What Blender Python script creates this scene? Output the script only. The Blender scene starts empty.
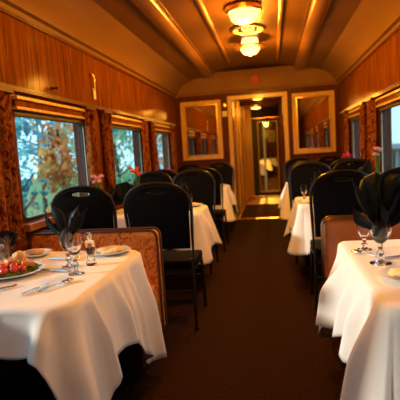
import bpy, bmesh, math, random
from mathutils import Vector, Matrix, noise
random.seed(7)
C = bpy.context.scene.collection
PI = math.pi
# ------------------------------------------------------------------ camera
f_px, cam_h, cam_x, pitch, yaw, roll = 450.0, 1.2924, 1.7055, 0.10587, 0.16384, -0.06316
F = Vector((-math.sin(yaw)*math.cos(pitch), math.cos(yaw)*math.cos(pitch), -math.sin(pitch)))
R0 = Vector((math.cos(yaw), math.sin(yaw), 0)); U0 = R0.cross(F)
Rv = R0*math.cos(roll)+U0*math.sin(roll); Uv = -R0*math.sin(roll)+U0*math.cos(roll)
cd = bpy.data.cameras.new('camera'); cam = bpy.data.objects.new('camera', cd); C.objects.link(cam)
M4 = Matrix(((Rv.x, Uv.x, -F.x, cam_x), (Rv.y, Uv.y, -F.y, 0.0), (Rv.z, Uv.z, -F.z, cam_h), (0, 0, 0, 1)))
cam.matrix_world = M4
cd.sensor_width = 36; cd.sensor_fit = 'HORIZONTAL'; cd.lens = 36*f_px/400
cd.clip_start = .05; cd.clip_end = 200
cd.dof.use_dof = True; cd.dof.focus_distance = 2.3; cd.dof.aperture_fstop = 3.2
bpy.context.scene.camera = cam
# ------------------------------------------------------------------ world, sky, exposure
SKY = 2.0
w = bpy.data.worlds.new('world'); bpy.context.scene.world = w; w.use_nodes = True
wn = w.node_tree; bg = wn.nodes['Background']
bg.inputs['Color'].default_value = (.45, .78, 1, 1); bg.inputs['Strength'].default_value = SKY
vs = bpy.context.scene.view_settings
vs.view_transform = 'Standard'; vs.look = 'None'; vs.gamma = 1; vs.exposure = 0.3; vs.use_curve_mapping = False
sd = bpy.data.lights.new('sun', 'SUN'); sun = bpy.data.objects.new('sun', sd); C.objects.link(sun)
sd.energy = 3.0; sd.angle = math.radians(3); sd.color = (1, .93, .80)
sun.rotation_euler = Vector((1, .22, -.31)).to_track_quat('-Z', 'Y').to_euler()   # low sun from the left, slightly behind the camera
# window portals help the sky light find its way in
def portal(x, y, z, sx, sy, facing):
    d = bpy.data.lights.new('window_daylight', 'AREA'); o = bpy.data.objects.new('window_daylight', d); C.objects.link(o)
    d.shape = 'RECTANGLE'; d.size = sx; d.size_y = sy; d.cycles.is_portal = True
    o.location = (x, y, z); o.rotation_euler = (0, facing*PI/2, 0)
LWIN = [(.02, 1.10), (1.20, 2.30), (2.84, 4.03), (4.66, 5.84), (6.44, 7.48)]  # first two left windows, out of view, shaped to let sun onto near right table
RWIN = [(.6, 1.65), (2.42, 3.47), (4.22, 5.29), (6.04, 7.07)]
WZ0, WZ1 = .885, 1.66
for a, b in LWIN: portal(-.12, (a+b)/2, 1.27, .8, b-a, -1)
for a, b in RWIN: portal(3.02, (a+b)/2, 1.27, .8, b-a, 1)

# ------------------------------------------------------------------ materials
def nd(t, kind, **kw):
    n = t.nodes.new(kind)
    for k, v in kw.items(): setattr(n, k, v)
    return n
def mat(name, col, rough=.5, metal=0, coat=0, spec=.5, sheen=0):
    m = bpy.data.materials.new(name); m.use_nodes = True
    b = m.node_tree.nodes['Principled BSDF']
    b.inputs['Base Color'].default_value = (*col, 1); b.inputs['Roughness'].default_value = rough
    b.inputs['Metallic'].default_value = metal; b.inputs['Coat Weight'].default_value = coat
    b.inputs['Coat Roughness'].default_value = .12
    b.inputs['Specular IOR Level'].default_value = spec
    b.inputs['Sheen Weight'].default_value = sheen
    return m
def noisy(name, cols, scale=(1, 1, 1), nscale=6, detail=4, rough=.5, metal=0, coat=0, bump=0, dist=0, spec=.5, lo=.3, hi=.7, bscale=None, sheen=0):
    m = mat(name, cols[0], rough, metal, coat, spec, sheen); t = m.node_tree; b = t.nodes['Principled BSDF']
    tc = nd(t, 'ShaderNodeTexCoord'); mp = nd(t, 'ShaderNodeMapping'); mp.inputs['Scale'].default_value = scale
    nz = nd(t, 'ShaderNodeTexNoise'); nz.inputs['Scale'].default_value = nscale; nz.inputs['Detail'].default_value = detail
    nz.inputs['Distortion'].default_value = dist
    cr = nd(t, 'ShaderNodeValToRGB'); e = cr.color_ramp.elements
    n = len(cols)
    while len(e) < n: e.new(.5)
    for i, c in enumerate(cols):
        e[i].position = lo+(hi-lo)*i/max(1, n-1); e[i].color = (*c, 1)
    L = t.links.new
    L(tc.outputs['Object'], mp.inputs['Vector']); L(mp.outputs[0], nz.inputs['Vector'])
    L(nz.outputs['Fac'], cr.inputs['Fac']); L(cr.outputs['Color'], b.inputs['Base Color'])
    if bump:
        bp = nd(t, 'ShaderNodeBump'); bp.inputs['Strength'].default_value = bump; bp.inputs['Distance'].default_value = .01
        src = nz
        if bscale:
            src = nd(t, 'ShaderNodeTexNoise'); src.inputs['Scale'].default_value = bscale; L(mp.outputs[0], src.inputs['Vector'])
        L(src.outputs['Fac'], bp.inputs['Height']); L(bp.outputs[0], b.inputs['Normal'])
    return m
wood = noisy('varnished_wood', [(.075, .020, .0014), (.16, .046, .003), (.23, .074, .005)], (5, 5, .3), 7, 6, .38, coat=.04, dist=.6, spec=.0)
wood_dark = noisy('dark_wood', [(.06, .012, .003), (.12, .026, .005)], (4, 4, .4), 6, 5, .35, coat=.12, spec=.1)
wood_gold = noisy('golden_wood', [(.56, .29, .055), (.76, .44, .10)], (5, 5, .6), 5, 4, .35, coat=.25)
sill_wood = noisy('sill_wood', [(.32, .12, .03), (.52, .22, .06)], (4, .5, 4), 6, 4, .3, coat=.4)
ceil_m = noisy('ceiling_paint', [(.115, .046, .010), (.15, .062, .014)], (1, .4, 1), 3, 3, .32, coat=.2, spec=.15)
beam_m = noisy('beam_paint', [(.19, .078, .018), (.25, .105, .028)], (1, .4, 1), 3, 3, .28, coat=.35)
cove_m = noisy('cove_paint', [(.21, .098, .026), (.25, .12, .032)], (1, .4, 1), 2, 2, .33, coat=.12, spec=.1)
brass = mat('brass', (.75, .45, .14), .28, 1)
carpet = noisy('carpet', [(.014, .005, .0015), (.034, .011, .003)], (1, 1, 1), 60, 4, .95, bump=.5, spec=.1)
mat_m = noisy('doormat', [(.035, .012, .008), (.06, .02, .012)], (1, 1, 1), 80, 3, .95, bump=.4, spec=.1)
orange_floor = noisy('vestibule_floor', [(.5, .14, .03), (.66, .22, .05)], (1, 1, 1), 8, 3, .4)
cloth_m = noisy('white_linen', [(.82, .78, .71), (.87, .83, .77)], (1, 1, 1), 300, 2, .85, bump=.05, spec=.05)
black_vinyl = noisy('black_vinyl', [(.003, .003, .003), (.006, .0055, .005)], (1, 1, 1), 90, 3, .7, bump=.12, spec=.04)
black_metal = mat('black_tube', (.012, .009, .007), .3, .1)
dark_metal = mat('dark_frame', (.05, .035, .025), .35, .6)
napkin_m = noisy('black_napkin', [(.008, .014, .016), (.014, .023, .026)], (1, 1, 1), 120, 3, .45, bump=.08, spec=.4, sheen=.15)
damask = noisy('damask', [(.28, .04, .007), (.62, .15, .018), (.80, .36, .06), (.42, .07, .012)], (1, 1, 1), 15, 5, .6, dist=2.0, bump=.15, spec=.3, lo=.32, hi=.68)
curtain_m = noisy('curtain_damask', [(.07, .008, .003), (.26, .045, .007), (.52, .20, .035), (.16, .02, .005)], (1, 1, .55), 22, 5, .8, dist=1.8, spec=.1, lo=.36, hi=.66)
rim_m = mat('brown_piping', (.10, .045, .02), .4, 0)
brown_leather = noisy('tan_leather', [(.38, .11, .02), (.50, .17, .035)], (1, 1, 1), 6, 4, .35, coat=.3)
silver = mat('silver', (.82, .78, .72), .18, 1)
chrome = mat('tarnished_chrome', (.55, .42, .28), .2, 1)
wood_black = mat('ebonised_wood', (.012, .006, .003), .45, 0, 0, .1)
gasket = mat('black_gasket', (.02, .018, .015), .5)
shade_m = noisy('roller_blind', [(.06, .032, .014), (.10, .05, .02)], (1, 1, 1), 30, 2, .6)
china = mat('china', (.86, .83, .77), .18, coat=.4)
paper = mat('pale_plastic', (.75, .62, .42), .4)
def foodm(n, a, b_, s=40): return noisy(n, [a, b_], (1, 1, 1), s, 3, .45, bump=.2)
lettuce = foodm('lettuce', (.14, .30, .03), (.40, .52, .10)); tomato = mat('tomato', (.65, .04, .015), .2, coat=.4)
bread = foodm('bread', (.62, .30, .07), (.80, .52, .20)); pasta = foodm('filling', (.78, .55, .22), (.86, .72, .44))
carrot = mat('carrot', (.80, .25, .03), .4); pork = foodm('meat', (.42, .12, .04), (.60, .24, .08))
butter = mat('butter', (.9, .80, .5), .4)
def glass_thin(name, tint, gl=.12, rough=.03):
    m = bpy.data.materials.new(name); m.use_nodes = True; t = m.node_tree; t.nodes.clear()
    o = nd(t, 'ShaderNodeOutputMaterial'); mx = nd(t, 'ShaderNodeMixShader'); tr = nd(t, 'ShaderNodeBsdfTransparent'); g = nd(t, 'ShaderNodeBsdfGlossy')
    tr.inputs[0].default_value = (*tint, 1); g.inputs['Roughness'].default_value = rough
    lw = nd(t, 'ShaderNodeLayerWeight'); lw.inputs[0].default_value = .5
    pw = nd(t, 'ShaderNodeMath', operation='POWER'); pw.inputs[1].default_value = 3.5
    ml = nd(t, 'ShaderNodeMath', operation='MULTIPLY_ADD'); ml.inputs[1].default_value = gl; ml.inputs[2].default_value = .06
    L = t.links.new; L(lw.outputs['Facing'], pw.inputs[0]); L(pw.outputs[0], ml.inputs[0]); L(ml.outputs[0], mx.inputs[0]); L(tr.outputs[0], mx.inputs[1]); L(g.outputs[0], mx.inputs[2]); L(mx.outputs[0], o.inputs[0])
    return m
pane_m = glass_thin('window_glass', (.93, .96, .97), .4)
tumbler_m = mat('tumbler_glass', (1, 1, 1), .0)
tumbler_m.node_tree.nodes['Principled BSDF'].inputs['Transmission Weight'].default_value = 1; tumbler_m.node_tree.nodes['Principled BSDF'].inputs['IOR'].default_value = 1.47
mirror_m = mat('mirror', (.80, .76, .70), .02, 1)
ice_m = mat('ice', (.85, .9, .95), .1); ice_m.node_tree.nodes['Principled BSDF'].inputs['Transmission Weight'].default_value = .6
def emis(name, col, s):
    m = mat(name, col, .4); b = m.node_tree.nodes['Principled BSDF']
    b.inputs['Emission Color'].default_value = (*col, 1); b.inputs['Emission Strength'].default_value = s
    return m
lamp_m = emis('lamp_glass', (1, .56, .17), 2.4)
lamp_dim = emis('far_lamp_glass', (1, .60, .2), 4.0)
pinkf = mat('pink_petal', (.95, .55, .55), .6); orangef = mat('orange_petal', (.95, .22, .05), .6); magf = mat('magenta_petal', (.90, .05, .22), .6)
palef = mat('pale_pink_petal', (.95, .62, .72), .6); stem_m = mat('stem', (.10, .28, .04), .5)
art_m = noisy('framed_print', [(.25, .12, .04), (.75, .55, .28)], (1, 1, 1), 9, 3, .5)
bark = noisy('bark', [(.06, .045, .03), (.14, .10, .07)], (4, 4, 1), 8, 4, .9)
def leafm(n, cols):
    m = noisy(n, cols, (1, 1, 1), 2.6, 3, .55, lo=.35, hi=.65); t = m.node_tree; b = t.nodes['Principled BSDF']
    tl = nd(t, 'ShaderNodeBsdfTranslucent'); mx = nd(t, 'ShaderNodeMixShader'); mx.inputs[0].default_value = .65
    t.links.new(b.inputs['Base Color'].links[0].from_socket, tl.inputs[0]); t.links.new(b.outputs[0], mx.inputs[1]); t.links.new(tl.outputs[0], mx.inputs[2])
    t.links.new(mx.outputs[0], t.nodes['Material Output'].inputs[0]); return m
leaf_teal = leafm('teal_green_leaves', [(.05, .36, .38), (.14, .58, .50), (.46, .76, .60)])
leaf_green = leafm('green_leaves', [(.10, .34, .10), (.26, .54, .20), (.60, .74, .38)])
leaf_autumn = leafm('autumn_leaves', [(.66, .20, .08), (.85, .45, .14), (.60, .65, .30)])
leaf_dark = leafm('dark_leaves', [(.03, .20, .30), (.08, .36, .46), (.26, .58, .58)])
grass_m = noisy('grass', [(.07, .15, .03), (.16, .26, .07)], (1, 1, 1), 4, 4, .9)
bluewall = noisy('blue_grey_cladding', [(.42, .58, .86), (.60, .74, .95)], (1, 1, 1), 2, 2, .7)
bluedark = mat('dark_glazing', (.08, .11, .22), .2)
paleconc = mat('pale_render', (.72, .74, .78), .8)

# ------------------------------------------------------------------ mesh helpers
def new_bm(): return bmesh.new()
def box(bm, x0, x1, y0, y1, z0, z1, bev=0):
    t = bmesh.new(); bmesh.ops.create_cube(t, size=1)
    for v in t.verts: v.co = Vector((x0+(v.co.x+.5)*(x1-x0), y0+(v.co.y+.5)*(y1-y0), z0+(v.co.z+.5)*(z1-z0)))
    if bev: bmesh.ops.bevel(t, geom=t.edges[:], offset=bev, segments=2, affect='EDGES', profile=.6)
    join(bm, t); return bm
def join(bm, t, mtx=None):
    if mtx is not None: bmesh.ops.transform(t, matrix=mtx, verts=t.verts[:])
    me = bpy.data.meshes.new('tmp'); t.to_mesh(me); t.free(); bm.from_mesh(me); bpy.data.meshes.remove(me)
def lathe(bm, prof, seg=28, cx=0, cy=0, cz=0, ell=(1, 1)):
    rings = []
    for r, z in prof:
        if r < 1e-5: rings.append([bm.verts.new((cx, cy, cz+z))])
        else: rings.append([bm.verts.new((cx+r*math.cos(2*PI*i/seg)*ell[0], cy+r*math.sin(2*PI*i/seg)*ell[1], cz+z)) for i in range(seg)])
    for a, b in zip(rings, rings[1:]):
        for i in range(seg):
            j = (i+1) % seg
            if len(a) == 1 and len(b) == 1: continue
            if len(a) == 1: bm.faces.new((a[0], b[i], b[j]))
            elif len(b) == 1: bm.faces.new((a[i], a[j], b[0]))
            else: bm.faces.new((a[i], a[j], b[j], b[i]))
    return bm
def tube(bm, pts, r, seg=8, closed=False, rf=None):
    pts = [Vector(p) for p in pts]; n = len(pts); rings = []
    up = None
    for i, p in enumerate(pts):
        a = pts[(i-1) % n] if (closed or i > 0) else p; b = pts[(i+1) % n] if (closed or i < n-1) else p
        d = (b-a).normalized()
        if up is None:
            up = Vector((0, 0, 1)) if abs(d.z) < .9 else Vector((0, 1, 0))
        s = d.cross(up)
        if s.length < 1e-4: s = d.cross(Vector((1, 0, 0)))
        s.normalize(); u = s.cross(d).normalized(); up = u
        rr = r*(rf(i/(n-1)) if rf else 1)
        rings.append([bm.verts.new(p+(s*math.cos(2*PI*k/seg)+u*math.sin(2*PI*k/seg))*rr) for k in range(seg)])
    m = n if closed else n-1
    for i in range(m):
        A, B = rings[i], rings[(i+1) % n]
        for k in range(seg): bm.faces.new((A[k], A[(k+1) % seg], B[(k+1) % seg], B[k]))
    if not closed:
        bm.faces.new(rings[0][::-1]); bm.faces.new(rings[-1])
    return bm
def prism_y(bm, prof, y0, y1, closed=True):          # profile of (x, z) swept along y
    A = [bm.verts.new((x, y0, z)) for x, z in prof]; B = [bm.verts.new((x, y1, z)) for x, z in prof]
    n = len(prof); m = n if closed else n-1
    for i in range(m):
        j = (i+1) % n; bm.faces.new((A[i], A[j], B[j], B[i]))
    if closed:
        try: bm.faces.new(A[::-1]); bm.faces.new(B)
        except ValueError: pass
    return bm
def blob(bm, c, r, sub=2, sq=(1, 1, 1), wob=0, sd=0):
    t = bmesh.new(); bmesh.ops.create_icosphere(t, subdivisions=sub, radius=1)
    for v in t.verts:
        k = 1+wob*noise.noise(v.co*2+Vector((sd, sd*.7, 0)))
        v.co = Vector((c[0]+v.co.x*r*sq[0]*k, c[1]+v.co.y*r*sq[1]*k, c[2]+v.co.z*r*sq[2]*k))
    join(bm, t)
def obj(name, bm, m, parent=None, smooth=True, loc=None, auto=True):
    me = bpy.data.meshes.new(name); bmesh.ops.recalc_face_normals(bm, faces=bm.faces[:])
    bm.to_mesh(me); bm.free()
    o = bpy.data.objects.new(name, me); C.objects.link(o); me.materials.append(m)
    if smooth:
        me.shade_smooth()
        if auto: me.set_sharp_from_angle(angle=math.radians(38))
    if parent: o.parent = parent
    if loc: o.location = loc
    return o
def tag(o, label=None, cat=None, group=None, kind=None):
    if label: o['label'] = label
    if cat: o['category'] = cat
    if group: o['group'] = group
    if kind: o['kind'] = kind
    return o
def thing(name, label, cat, loc=(0, 0, 0), rz=0, group=None):
    o = bpy.data.objects.new(name, None); C.objects.link(o); o.location = loc; o.rotation_euler = (0, 0, rz)
    o.empty_display_size = .1
    return tag(o, label, cat, group)
def struct(name, bm, m, parent=None, smooth=False):
    o = obj(name, bm, m, parent, smooth); o['kind'] = 'structure'; return o
def sroot(name, loc=(0, 0, 0)):
    o = bpy.data.objects.new(name, None); C.objects.link(o); o.location = loc; o['kind'] = 'structure'; return o
def kids(o): return [c for c in bpy.data.objects if c.parent == o]
def copy_tree(o, loc=None, rz=None, label=None, group=None):
    r = o.copy(); C.objects.link(r)
    if loc is not None: r.location = loc
    if rz is not None: r.rotation_euler = (0, 0, rz)
    if label: r['label'] = label
    if group: r['group'] = group
    for ch in kids(o):
        c = ch.copy(); C.objects.link(c); c.parent = r
        for g in kids(ch):
            d = g.copy(); C.objects.link(d); d.parent = c
    return r
def plate_bm(outlines, depth, bev=0.0, res=2):       # filled 2D outlines (x, z) with holes, thickness along y
    cu = bpy.data.curves.new('tmp', 'CURVE'); cu.dimensions = '2D'; cu.fill_mode = 'BOTH'
    cu.extrude = max(depth/2-bev, .0005); cu.bevel_depth = bev; cu.bevel_resolution = res; cu.offset = -bev
    for pts in outlines:
        s = cu.splines.new('POLY'); s.points.add(len(pts)-1); s.use_cyclic_u = True
        for i, (x, z) in enumerate(pts): s.points[i].co = (x, z, 0, 1)
    o = bpy.data.objects.new('tmp', cu); C.objects.link(o)
    dg = bpy.context.evaluated_depsgraph_get(); dg.update()
    me = bpy.data.meshes.new_from_object(o.evaluated_get(dg)); bm = bmesh.new(); bm.from_mesh(me)
    bpy.data.objects.remove(o); bpy.data.curves.remove(cu); bpy.data.meshes.remove(me)
    bmesh.ops.remove_doubles(bm, verts=bm.verts[:], dist=1e-5)
    bmesh.ops.transform(bm, matrix=Matrix(((1, 0, 0, 0), (0, 0, -1, 0), (0, 1, 0, 0), (0, 0, 0, 1))), verts=bm.verts[:])
    return bm
def rrect(x0, x1, z0, z1, r, n=6):
    P = []
    for cx, cz, a in ((x1-r, z1-r, 0), (x0+r, z1-r, PI/2), (x0+r, z0+r, PI), (x1-r, z0+r, 1.5*PI)):
        for i in range(n+1): t = a+PI/2*i/n; P.append((cx+r*math.cos(t), cz+r*math.sin(t)))
    return P

# ------------------------------------------------------------------ the room shell
E = 8.24; YB = -2.6; W = 2.9
bm = new_bm(); box(bm, -.12, W+.12, YB-.1, E+.12, -.06, 0); fl = struct('floor', bm, carpet)
def side_wall(name, x0, x1, wins):
    bm = new_bm()
    box(bm, x0, x1, YB, E, 0, WZ0-.06); box(bm, x0, x1, YB, E, WZ1+.10, 2.36)
    ys = [YB]+[v for a, b in wins for v in (a-.03, b+.03)]+[E]
    for a, b in zip(ys[::2], ys[1::2]): box(bm, x0, x1, a, b, WZ0-.06, WZ1+.10)
    return struct(name, bm, wood)
side_wall('wall_left', -.12, 0, LWIN); side_wall('wall_right', W, W+.12, RWIN)
# end wall with doorway
DX0, DX1, DZ = 1.03, 1.94, 2.18
bm = new_bm(); box(bm, -.12, DX0, E, E+.1, 0, 2.75); box(bm, DX1, W+.12, E, E+.1, 0, 2.75); box(bm, DX0, DX1, E, E+.1, DZ, 2.75)
struct('wall_end', bm, wood_dark)
bm = new_bm(); box(bm, -.12, W+.12, YB-.1, YB, 0, 2.75); struct('wall_back', bm, wood)
# ceiling: wall cove, flat side panel, centre panel
def ceil_prof():
    L = [(-.12, 2.31), (0, 2.31), (.015, 2.345), (.05, 2.355), (.07, 2.40), (.13, 2.475), (.22, 2.535), (.32, 2.575)]
    return L
bm = new_bm(); P = ceil_prof(); prism_y(bm, P+[(.32, 2.8), (-.12, 2.8)], YB, E); struct('trim_1', bm, cove_m, smooth=True)
bm = new_bm(); prism_y(bm, [(W-x, z) for x, z in P+[(.32, 2.8), (-.12, 2.8)]], YB, E); struct('trim_2', bm, cove_m, smooth=True)
bm = new_bm()
top = [(.32, 2.575), (.45, 2.60), (.62, 2.62), (.95, 2.685), (1.45, 2.71), (1.95, 2.685), (2.28, 2.62), (2.45, 2.60), (2.58, 2.575)]
prism_y(bm, top+[(2.58, 2.8), (.32, 2.8)], YB, E); struct('ceiling', bm, ceil_m, smooth=True)
# cove across the end wall
bm = new_bm()
prof = [(0, 2.31), (-.02, 2.345), (-.035, 2.355), (-.05, 2.42), (-.08, 2.52), (-.13, 2.60), (-.22, 2.66), (0, 2.72)]
A = [bm.verts.new((.0, E+y, z)) for y, z in prof]; B = [bm.verts.new((W, E+y, z)) for y, z in prof]
for i in range(len(prof)): bm.faces.new((A[i], A[(i+1) % 8], B[(i+1) % 8], B[i]))
struct('trim_3', bm, cove_m, smooth=True)
# dark picture rails where the cove meets the wood
bm = new_bm(); box(bm, 0, .012, YB, E, 2.285, 2.312); box(bm, W-.012, W, YB, E, 2.285, 2.312); struct('trim_4', bm, wood_dark)
# rail above the windows
for nm, a, b in (('trim_5', 0, .03), ('trim_6', W-.03, W)):
    bm = new_bm(); box(bm, a, b, YB, E-.02, 1.775, 1.80, .004); box(bm, a, a+.018 if a == 0 else b, YB, E-.02, 1.80, 1.815)
    struct(nm, bm, wood_dark)
for nm, a, b in (('baseboard_left', 0, .05), ('baseboard_right', W-.05, W)):
    bm = new_bm(); box(bm, a, b, YB, E-.02, 0, .16, .004); struct(nm, bm, wood_dark)
for nm, a, b in (('trim_7', 0, .025), ('trim_8', W-.025, W)):   # ledge under the sills
    bm = new_bm(); box(bm, a, b, YB, E-.02, .70, .74, .004); struct(nm, bm, wood_dark)

# windows
def window(n, side, a, b):
    X = 0 if side < 0 else W; s = 1 if side < 0 else -1     # s points into the room
    r = sroot('window_%d' % n, (X, (a+b)/2, WZ0)); hw = (b-a)/2; H = WZ1-WZ0
    def bx(bm, u0, u1, y0, y1, z0, z1, bev=0): box(bm, min(s*u0, s*u1), max(s*u0, s*u1), y0, y1, z0, z1, bev)
    bm = new_bm()                                          # wooden lining of the opening
    bx(bm, -.12, .0, -hw-.03, -hw, -.06, H+.10); bx(bm, -.12, .0, hw, hw+.03, -.06, H+.10); bx(bm, -.12, 0, -hw, hw, H+.02, H+.10)
    obj('lining', bm, wood_dark, r, False)
    bm = new_bm(); bx(bm, -.12, .06, -hw-.03, hw+.03, -.06, -.01, .006); obj('window_sill', bm, sill_wood, r, False)
    bm = plate_bm([rrect(-hw, hw, -.01, H+.02, .004, 2), rrect(-hw+.025, hw-.025, .02, H-.03, .05)], .03, .004)
    bmesh.ops.rotate(bm, cent=(0, 0, 0), matrix=Matrix.Rotation(PI/2, 3, 'Z'), verts=bm.verts[:])
    bmesh.ops.translate(bm, vec=(-.03*s, 0, 0), verts=bm.verts[:]); sf = obj('sash', bm, gasket, r)
    bm = plate_bm([rrect(-hw+.018, hw-.018, .014, H-.024, .05), rrect(-hw+.028, hw-.028, .024, H-.034, .045)], .012, .003)
    bmesh.ops.rotate(bm, cent=(0, 0, 0), matrix=Matrix.Rotation(PI/2, 3, 'Z'), verts=bm.verts[:])
    bmesh.ops.translate(bm, vec=(-.012*s, 0, 0), verts=bm.verts[:]); obj('metal_rim', bm, chrome, sf)
    bm = new_bm(); bx(bm, -.064, -.06, -hw+.03, hw-.03, .02, H-.02); obj('pane', bm, pane_m, r, False)
    # blind box: light rail, dark slot, second rail, rolled blind
    bm = new_bm(); bx(bm, .0, .05, -hw-.01, hw+.01, H+.062, H+.085, .004); bx(bm, .0, .042, -hw-.01, hw+.01, H-.005, H+.015, .004)
    obj('blind_rail', bm, wood_gold, r, False)
    bm = new_bm(); bx(bm, -.01, .03, -hw-.01, hw+.01, H+.015, H+.062); obj('blind_box', bm, wood, r, False)
    bm = new_bm(); bx(bm, -.04, .01, -hw, hw, H-.045, H-.005, .01); obj('rolled_blind', bm, shade_m, r, False)
    return r
k = 1
for a, b in LWIN: window(k, -1, a, b); k += 1
for a, b in RWIN: window(k, 1, a, b); k += 1

# end wall joinery
bm = new_bm()
cw = .075
box(bm, DX0-cw, DX0, E-.035, E+.11, 0, DZ+cw, .006); box(bm, DX1, DX1+cw, E-.035, E+.11, 0, DZ+cw, .006); box(bm, DX0, DX1, E-.035, E+.11, DZ, DZ+cw, .006)
struct('door_1', bm, wood_gold)
bm = new_bm(); box(bm, DX0, DX1, E, E+.12, -.02, .012); struct('trim_9', bm, brass)
# vestibule
V2 = 12.2; VZ = 2.34
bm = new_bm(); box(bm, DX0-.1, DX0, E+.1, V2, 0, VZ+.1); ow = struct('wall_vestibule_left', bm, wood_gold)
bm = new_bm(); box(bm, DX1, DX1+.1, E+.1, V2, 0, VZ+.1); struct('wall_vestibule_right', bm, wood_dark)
bm = new_bm(); box(bm, DX0-.1, DX1+.1, E+.1, V2+.1, VZ, VZ+.08); struct('ceiling_vestibule', bm, ceil_m)
bm = new_bm(); box(bm, DX0-.1, DX1+.1, E+.12, V2+.1, -.06, 0); struct('floor_vestibule', bm, orange_floor)
bm = new_bm(); box(bm, DX0, DX1, 10.42, 10.50, 2.27, VZ); struct('trim_10', bm, wood_dark)
bm = new_bm()
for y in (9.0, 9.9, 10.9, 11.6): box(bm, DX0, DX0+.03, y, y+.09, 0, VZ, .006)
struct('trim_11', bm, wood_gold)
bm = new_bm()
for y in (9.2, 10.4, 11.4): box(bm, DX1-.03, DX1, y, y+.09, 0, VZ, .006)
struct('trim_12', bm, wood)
bm = new_bm(); box(bm, DX0-.1, 1.20, V2, V2+.08, 0, VZ); struct('trim_18', bm, wood_gold)
# far bulkhead of the vestibule with its glazed door
bm = new_bm(); box(bm, 1.20, DX1+.1, V2, V2+.08, 2.10, VZ); struct('wall_vestibule_end', bm, wood_black)
dr = sroot('door_2', (1.20, V2, 0))
bm = plate_bm([rrect(0, .74, .02, 2.08, .005, 2), rrect(.17, .66, .13, 1.98, .02, 3)], .05, .004); bmesh.ops.translate(bm, vec=(0, .03, 0), verts=bm.verts[:]); obj('door_leaf', bm, gasket, dr)
bm = plate_bm([rrect(.15, .68, .11, 2.0, .02, 3), rrect(.18, .65, .14, 1.97, .02, 3)], .03, .003); obj('glazing_bead', bm, wood_gold, dr)
bm = new_bm(); box(bm, .17, .66, .028, .033, .13, 1.98); obj('pane', bm, pane_m, dr, False)
bm = new_bm(); tube(bm, [(.68, 0, 1.02), (.68, -.05, 1.02), (.60, -.05, 1.02)], .012); obj('door_handle', bm, brass, dr)
m_ = new_bm(); box(m_, DX0+.03, DX1-.03, E+.16, 10.4, 0, .012, .004)
tag(obj('doormat', m_, mat_m), 'dark brown doormat runner lying in the passage beyond the doorway', 'doormat')

bm = new_bm(); box(bm, 1.47, 1.53, 13.4, 13.46, 0, 2.5); struct('reflection_post', bm, wood_gold)  # post added in place of a bright reflected bar behind the door glass
# next car seen through the glazed door
N1 = 27.5
bm = new_bm(); box(bm, .2, 3.1, V2+.1, N1, -.06, 0); struct('floor_next_car', bm, carpet)
bm = new_bm(); box(bm, .1, .2, V2+.08, N1, 0, 2.5); struct('wall_next_car_left', bm, wood)
bm = new_bm(); box(bm, 3.1, 3.2, V2+.08, N1, 0, 2.5); struct('wall_next_car_right', bm, wood)
bm = new_bm(); box(bm, .1, 3.2, N1, N1+.1, 0, 2.5); struct('wall_next_car_end', bm, wood_dark)
bm = new_bm(); box(bm, .1, 3.2, V2+.1, N1, 2.5, 2.56); struct('ceiling_next_car', bm, ceil_m)
def lamp(x, y, z, col, e, r=.08, rot=None, name='lamp_light'):
    d = bpy.data.lights.new(name, 'POINT'); o = bpy.data.objects.new(name, d); C.objects.link(o)
    d.energy = e; d.color = col; d.shadow_soft_size = r; o.location = (x, y, z); return o
WARM = (1, .41, .035)

# ------------------------------------------------------------------ ceiling beams, battens, lamps
def ceiling_beam(x, z, rr, label):
    bm = new_bm(); pr = [(x+rr*math.cos(t), z-rr*.62*math.sin(t)) for t in [PI*i/12 for i in range(13)]]
    pr = [(x+rr+.03, z+.005), (x+rr+.03, z-.008)]+pr+[(x-rr-.03, z-.008), (x-rr-.03, z+.005)]
    prism_y(bm, pr, YB+.001, E-.16)
    return bm
bm = ceiling_beam(.66, 2.64, .095, ''); struct('trim_13', bm, beam_m, smooth=True)
bm = ceiling_beam(2.24, 2.64, .095, ''); struct('trim_14', bm, beam_m, smooth=True)
for nm, x in (('trim_15', 1.10), ('trim_16', 1.86)):
    bm = new_bm(); prism_y(bm, [(x-.022, 2.71), (x-.022, 2.665), (x-.008, 2.655), (x+.012, 2.655), (x+.022, 2.67), (x+.022, 2.71)], YB, E-.9)
    struct(nm, bm, beam_m, smooth=True)
CZ = 2.708
def ceiling_lamp(y, label, k=1.0):
    t = thing('ceiling_lamp', label, 'ceiling lamp', (1.49, y, CZ))
    bm = new_bm(); lathe(bm, [(0, 0), (.165, 0), (.185, -.02), (.182, -.05), (.165, -.062), (.150, -.06), (.150, -.05), (0, -.05)], 40); obj('brass_ring', bm, brass, t)
    bm = new_bm(); lathe(bm, [(.150, -.055), (.142, -.09), (.128, -.125), (.100, -.15), (.06, -.165), (.022, -.17), (.018, -.182), (0, -.185)], 40); obj('lamp_shade', bm, lamp_m, t)
    lamp(1.49, y, CZ-.27, WARM, LAMP_W*k, .1)
    return t
LAMP_W = 76
ceiling_lamp(4.68, 'near round ceiling lamp with glowing glass dome in a brass ring, at the top edge')
ceiling_lamp(2.88, 'round brass ceiling lamp above the first row of tables, out of view', .75)
ceiling_lamp(1.32, 'round brass ceiling lamp above the nearest tables, out of view', .4)
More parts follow.
